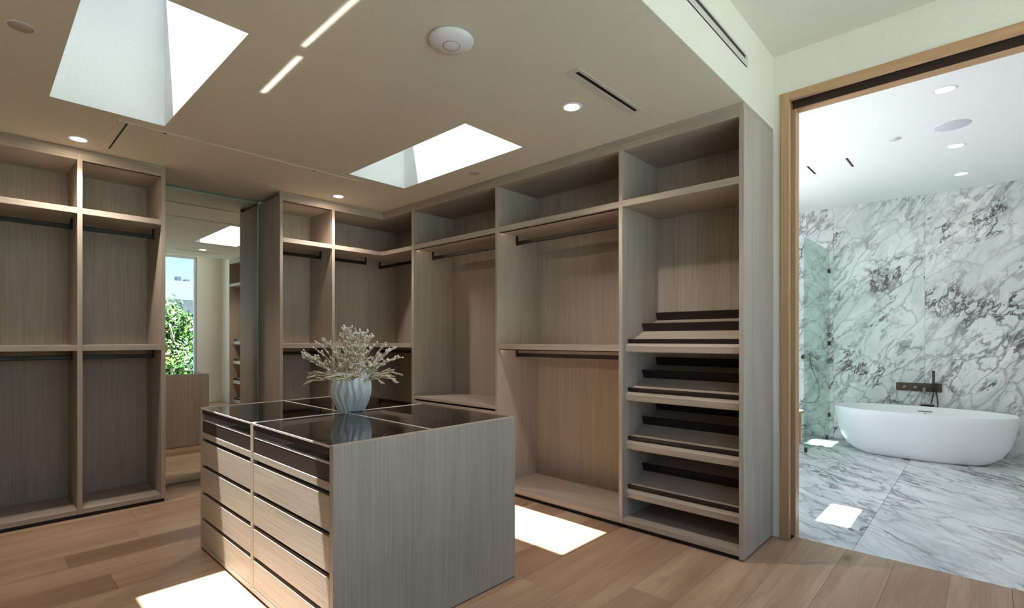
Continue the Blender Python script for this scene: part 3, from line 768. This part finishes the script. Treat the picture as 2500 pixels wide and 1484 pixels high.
def disc(x, y, z, r, label, mat, cat='ceiling cover'):
    o = empty('ceiling_cover', (x, y, z), label, cat)
    lathe('cover', [(r, -0.0002), (r, -0.003), (r * 0.96, -0.0055)], (x, y, z), mat, o, 40)
    lathe('rim', [(r, -0.0002), (r + 0.004, -0.0002), (r + 0.004, -0.002), (r, -0.002)], (x, y, z), WHITE, o, 40, False)
disc(0.166, 3.375, ZC, 0.048, 'small flat grey disc on the ceiling in the upper left corner', GREYDISC)
disc(3.090, 3.355, ZC, 0.048, 'small flat grey disc on the ceiling beside the right skylight', GREYDISC)
disc(5.86, 0.222, ZB, 0.125, 'large pale round speaker grille in the bathroom ceiling', plain('speaker_grille', lin(206, 206, 214), 0.6), 'ceiling speaker')
disc(5.89, 0.628, ZB, 0.048, 'small round cover in the bathroom ceiling', plain('cover_pale', lin(206, 206, 210), 0.6))

# slot vent in the lower ceiling
def slot_vent(name, label, x0, x1, y0, y1, z, s):
    v = empty(name, ((x0 + x1) / 2, (y0 + y1) / 2, z), label, 'vent')
    box('frame', (x0, x1), (y0, s[2]), (z - 0.004, z - 0.0003), VENTWHITE, v, 0.001); box('frame', (x0, x1), (s[3], y1), (z - 0.004, z - 0.0003), VENTWHITE, v, 0.001)
    box('frame', (x0, s[0]), (s[2], s[3]), (z - 0.004, z - 0.0003), VENTWHITE, v, 0.001); box('frame', (s[1], x1), (s[2], s[3]), (z - 0.004, z - 0.0003), VENTWHITE, v, 0.001)
    box('slot', (s[0], s[1]), (s[2], s[3]), (z - 0.0012, z - 0.0003), BLACK, v, 0)
slot_vent('slot_vent', 'short slim slot vent in the lower ceiling', 2.284, 3.003, 1.640, 1.735, ZC, (2.320, 2.978, 1.664, 1.690))
v2 = empty('slot_vent', (2.2, YS, 3.17), 'long slim slot vent in the ceiling step face above the shoe wardrobe', 'vent')
box('slot', (1.0, 3.335), (YS - 0.0012, YS - 0.0003), (3.166, 3.190), BLACK, v2, 0)
box('frame', (1.0, 3.375), (YS - 0.004, YS - 0.0003), (3.128, 3.166), VENTWHITE, v2, 0.001)
box('frame', (1.0, 3.375), (YS - 0.004, YS - 0.0003), (3.190, 3.205), VENTWHITE, v2, 0.001)
box('frame', (3.335, 3.375), (YS - 0.004, YS - 0.0003), (3.166, 3.190), VENTWHITE, v2, 0.001)
box('shadow_gap', (1.0, 3.36), (YS - 0.0015, YS - 0.0003), (3.1215, 3.128), DARK, v2, 0)

# flush access panel in the lower ceiling
pn = empty('ceiling_panel', (1.5, 4.69, ZC), 'long flush access panel in the ceiling in front of the mirror', 'ceiling panel')
box('panel', (0.750, 2.300), (4.345, 5.030), (ZC - 0.004, ZC - 0.0003), CEIL, pn, 0.001)
box('frame', (0.686, 0.738), (4.300, 5.045), (ZC - 0.0022, ZC - 0.0003), CEIL, pn, 0.0005)
box('edge_bead', (0.690, 2.560), (4.318, 4.335), (ZC - 0.007, ZC - 0.0003), CEIL, pn, 0.002)
box('edge_bead', (0.750, 2.300), (5.036, 5.046), (ZC - 0.004, ZC - 0.0003), CEIL, pn, 0.001)
box('slot', (0.738, 0.750), (4.345, 5.030), (ZC - 0.0012, ZC - 0.0003), BLACK, pn, 0)
for xx in (0.966, 2.081): lathe('latch', [(0.012, -0.0003), (0.012, -0.0055), (0.007, -0.007)], (xx, 4.350, ZC), BRONZE, pn, 16)
bp_ = empty('ceiling_panel', (6.35, 1.23, ZB), 'small square vent panel in the bathroom ceiling', 'ceiling panel')
box('panel', (6.178, 6.520), (1.070, 1.400), (ZB - 0.003, ZB - 0.0003), BATHCEIL, bp_, 0.001)
for a, b in ((1.046, 1.066), (1.404, 1.424)): box('slot', (6.172, 6.526), (a, b), (ZB - 0.0012, ZB - 0.0003), BLACK, bp_, 0)

# ------------------------------------------------------------------ bathroom
TBX, TBY, TBL, TBW, TZ = 7.79, 0.598, 0.862, 0.455, 0.556
def sup(a, ex, rx, ry):
    c, s = math.cos(a), math.sin(a)
    return (rx * math.copysign(abs(c) ** (2 / ex), c), ry * math.copysign(abs(s) ** (2 / ex), s))
tb = empty('bathtub', (TBX, TBY, 0), 'white freestanding oval bathtub in front of the marble wall', 'bathtub')
V, F = [], []; N = 72; rings = []
for (z, fx, fy, ex) in ((0.004, 0.60, 0.66, 2.4), (0.0, 0.64, 0.69, 2.4), (0.02, 0.69, 0.735, 2.4), (0.09, 0.79, 0.84, 2.4), (0.20, 0.88, 0.915, 2.4), (0.33, 0.94, 0.962, 2.4), (0.46, 0.98, 0.988, 2.4), (TZ - 0.006, 0.998, 1.0, 2.4), (TZ, 0.990, 0.995, 2.4),
                        (TZ, 0.962, 0.978, 2.4), (TZ - 0.008, 0.95, 0.972, 2.4), (0.40, 0.90, 0.93, 2.4), (0.22, 0.80, 0.83, 2.4), (0.12, 0.66, 0.70, 2.4), (0.10, 0.40, 0.45, 2.3)):
    rings.append(len(V))
    for k in range(N):
        x, y = sup(2 * math.pi * k / N, ex, TBW * fx, TBL * fy); V.append((TBX + x, TBY + y, z))
for i in range(len(rings) - 1):
    for k in range(N): F.append((rings[i] + k, rings[i] + (k + 1) % N, rings[i + 1] + (k + 1) % N, rings[i + 1] + k))
F.append(tuple(range(N))[::-1]); F.append(tuple(rings[-1] + k for k in range(N)))
mesh_obj('shell', V, F, TUB, tb, True)
ox = TBX + TBW * 0.932
box('overflow_slot', (ox - 0.004, ox + 0.004), (0.500, 0.640), (0.490, 0.500), BRONZE, tb, 0.002)
box('overflow_slot', (ox - 0.006, ox + 0.002), (0.555, 0.585), (0.470, 0.478), BRONZE, tb, 0.002)

mx = empty('bath_mixer', (XM, 0.646, 0.78), 'wall-mounted bronze bath mixer plate with hand shower above the tub', 'tap')
box('plate', (XM - 0.030, XM - 0.0085), (0.414, 0.879), (0.733, 0.838), BRONZE, mx, 0.003)
def xcyl(name, y, z, x0, x1, r, mat, parent):
    tube(name, [(x0, y, z), (x1, y, z)], r, mat, parent, 20)
KN = plain('satin_nickel', lin(150, 132, 116), 0.3, 0.9)
for yy in (0.785, 0.675): xcyl('knob', yy, 0.785, XM - 0.062, XM - 0.028, 0.022, KN, mx)
xcyl('spout', 0.580, 0.775, XM - 0.170, XM - 0.028, 0.016, KN, mx)
tube('spout_tip', [(XM - 0.160, 0.580, 0.780), (XM - 0.160, 0.580, 0.722)], 0.016, KN, mx, 16)
box('holder', (XM - 0.060, XM - 0.028), (0.478, 0.510), (0.765, 0.800), KN, mx, 0.003)
tube('hand_shower', [(XM - 0.065, 0.494, 0.74), (XM - 0.065, 0.494, 1.005)], [0.013, 0.0165], BRONZE, mx, 16)
tube('hose', [(XM - 0.065, 0.494, 0.742), (XM - 0.066, 0.500, 0.68), (XM - 0.072, 0.515, 0.60), (XM - 0.08, 0.535, 0.555), (XM - 0.075, 0.50, 0.515), (XM - 0.06, 0.455, 0.54), (XM - 0.05, 0.452, 0.60), (XM - 0.035, 0.462, 0.70), (XM - 0.028, 0.470, 0.745)], 0.008, BRONZE, mx, 8)
box('waste_knob', (XM - 0.10, XM - 0.0085), (0.49, 0.62), (0.545, 0.575), BRONZE, mx, 0.004)

sg = empty('shower_screen', (7.72, 1.645, 0), 'green-tinted glass shower screen at the left of the doorway view', 'shower screen')
box('glass_panel', (7.03, XM - 0.012), (1.640, 1.650), (0.012, 2.67), SHOWER, sg, 0)
for zz in (2.35, 1.32, 0.30): box('clamp', (XM - 0.055, XM - 0.0085), (1.632, 1.658), (zz, zz + 0.055), BLACK, sg, 0.002)
for xx in (7.08, 8.22): box('clamp', (xx, xx + 0.05), (1.632, 1.658), (0.0, 0.055), BLACK, sg, 0.002)
hs = empty('shower_mixer', (XM, 1.85, 1.1), 'shower valve with a looping hose behind the green glass', 'shower')
xcyl('valve', 1.78, 1.145, XM - 0.06, XM - 0.0085, 0.035, BRONZE, hs)
xcyl('valve', 1.965, 1.145, XM - 0.06, XM - 0.0085, 0.030, BRONZE, hs)
tube('hose', [(XM - 0.05, 1.885, 1.13), (XM - 0.06, 1.86, 1.0), (XM - 0.06, 1.80, 0.85), (XM - 0.06, 1.765, 0.70), (XM - 0.06, 1.765, 0.58), (XM - 0.06, 1.81, 0.50), (XM - 0.06, 1.90, 0.475), (XM - 0.06, 2.0, 0.50)], 0.007, BRONZE, hs, 8)
tube('hand_shower', [(XM - 0.05, 1.885, 1.12), (XM - 0.05, 1.885, 1.19)], 0.014, BRONZE, hs, 12)
tube('outlet', [(XM - 0.02, 1.885, 1.17), (XM - 0.05, 1.885, 1.17)], 0.012, BRONZE, hs, 12)

# wooden stool just inside the shower, half hidden by the door frame
sb = empty('shower_stool', (7.55, 1.93, 0), 'small wooden stool in the shower, half hidden by the door frame', 'stool')
box('seat', (7.35, 7.80), (1.83, 2.16), (0.40, 0.435), OAKY, sb, 0.004)
for xx in (7.37, 7.74):
    for yy in (1.85, 2.10): box('leg', (xx, xx + 0.04), (yy, yy + 0.04), (0.0, 0.40), OAKZ, sb, 0.003)
bt = empty('soap_bottle', (7.60, 1.93, 0.4352), 'pale lilac soap bottle standing on the shower stool', 'bottle')
lathe('body', [(0.032, 0.0), (0.034, 0.006), (0.034, 0.150), (0.028, 0.168), (0.012, 0.176)], (7.60, 1.93, 0.4352), plain('lilac_plastic', lin(170, 174, 205), 0.4), bt, 24)
lathe('cap', [(0.015, 0.176), (0.015, 0.205), (0.006, 0.208)], (7.60, 1.93, 0.4352), WHITE, bt, 20)

# ------------------------------------------------------------------ outdoors, seen in the mirror through the tall window
GZ = -3.2
GRASS = NT('garden_ground'); n1_, _ = GRASS.noise(GRASS.pos(), 3.0, 4); GRASS = GRASS.bsdf(GRASS.ramp(n1_, [(0.3, lin(98, 100, 96)), (0.7, lin(122, 124, 118))]), 0.9)
struct(box('ground', (-60, 70), (-90, 60), (GZ - 0.2, GZ), GRASS, None, 0), 'grey paved ground outside far below the window', 'ground')
TERR = plain('grey_terrace_stone', lin(112, 114, 116), 0.7)
bl = struct(boxes_obj('balcony', [((-1.5, 5.5), (-3.0, Y0 - 0.15), (-0.30, -0.06))], TERR), 'grey balcony slab outside the tall window', 'balcony')
rg = empty('glass_railing', (2.0, -2.9, -0.06), 'clear glass balcony railing outside the tall window', 'railing')
for a in range(5): box('glass_panel', (-1.45 + 1.38 * a, -0.10 + 1.38 * a), (-2.91, -2.898), (-0.05, 1.10), CLEAR, rg, 0)
box('base_channel', (-1.45, 5.45), (-2.93, -2.88), (-0.06, 0.0), ALU, rg, 0.002)
LEAF = NT('tree_leaf'); oi_ = LEAF.n('ShaderNodeNewGeometry'); n1_, _ = LEAF.noise(oi_.outputs['Position'], 1.3, 3)
LEAF = LEAF.bsdf(LEAF.ramp(n1_, [(0.3, lin(24, 44, 14)), (0.5, lin(52, 80, 24)), (0.7, lin(96, 118, 42))]), 0.55, spec=0.3)
BARK = plain('tree_bark', lin(92, 76, 60), 0.9)
def tree(x, y, top, rad, seed, label, n=5200):
    random.seed(seed)
    t = empty('leafy_tree', (x, y, GZ), label, 'tree', 'garden trees')
    cz = top - rad * 0.95
    V, F = [], []; tube_geo(V, F, [(x, y, GZ), (x + 0.1, y, GZ + 1.6), (x, y + 0.1, cz)], [0.22, 0.17, 0.09], 9)
    for k in range(6):
        a = k * 1.05; tube_geo(V, F, [(x, y, cz - rad * 0.6), (x + rad * 0.35 * math.cos(a), y + rad * 0.35 * math.sin(a), cz - rad * 0.1), (x + rad * 0.6 * math.cos(a), y + rad * 0.6 * math.sin(a), cz + rad * 0.3)], [0.08, 0.05, 0.025], 6)
    tr_ = mesh_obj('trunk', V, F, BARK, t, True)
    blobs = []
    for k in range(16):
        d = Vector((random.gauss(0, 1), random.gauss(0, 1), random.gauss(0, 0.8))).normalized() * rad * random.uniform(0.35, 0.72)
        blobs.append((Vector((x, y, cz)) + d, rad * random.uniform(0.30, 0.45)))
    V, F = [], []
    for k in range(n):
        c, r = random.choice(blobs)
        d = Vector((random.gauss(0, 1), random.gauss(0, 1), random.gauss(0, 1))).normalized()
        p = c + d * r * random.uniform(0.72, 1.05)
        s = random.uniform(0.05, 0.10)
        u = (d.orthogonal() + Vector((random.uniform(-.7, .7), random.uniform(-.7, .7), random.uniform(-.9, .3)))).normalized(); w = u.cross(d + Vector((random.uniform(-.5, .5), random.uniform(-.5, .5), 0.4))).normalized()
        b = len(V); V += [tuple(p - u * s), tuple(p + w * s * 0.5), tuple(p + u * s), tuple(p - w * s * 0.5)]; F.append((b, b + 1, b + 2, b + 3))
    o = bpy.data.meshes.new('foliage'); o.from_pydata([[v[0] - x, v[1] - y, v[2] - cz] for v in V], [], F); o.update()
    ob = link('foliage', o, LEAF, t, (x, y, cz)); ob['kind'] = 'stuff'
tree(5.2, -9.2, 3.5, 2.5, 3, 'nearest leafy green tree reflected in the mirror', 12000)
tree(9.4, -13.2, 3.5, 2.4, 5, 'leafy green tree to the right of the nearest tree in the mirror reflection')
tree(-0.1, -10.5, 3.0, 2.4, 8, 'leafy green tree left of the nearest tree, outside the tall window')
tree(5.4, -16.5, 2.6, 2.6, 12, 'leafy green tree behind the nearest tree in the mirror reflection')
hz = empty('neighbour_house', (12, -38, GZ), 'pale neighbouring house with a flat grey roof and dark chimneys, reflected in the mirror', 'house')
HW = plain('house_render_pale', lin(118, 118, 120), 0.8); HR = plain('house_roof_grey', lin(88, 94, 104), 0.7); HC = plain('chimney_slate', lin(40, 46, 56), 0.7)
box('wall', (6, 20), (-44, -36), (GZ, 4.6), HW, hz, 0)
prism('roof', [(5.6, 4.6), (20.4, 4.6), (18.0, 6.1), (8.0, 6.1)], -44.3, -35.6, HR, hz, 'y')
for xx, w_, z_ in ((11.9, 0.34, 6.75), (12.5, 0.36, 6.55), (15.5, 0.4, 6.6)): box('chimney', (xx, xx + w_), (-39, -38.4), (5.6, z_), HC, hz, 0.01)
for xx in (8.0, 10.6, 13.2, 15.8): 
    wv_ = box('window', (xx, xx + 1.3), (-36.02, -35.96), (1.6, 3.2), HC, hz, 0)
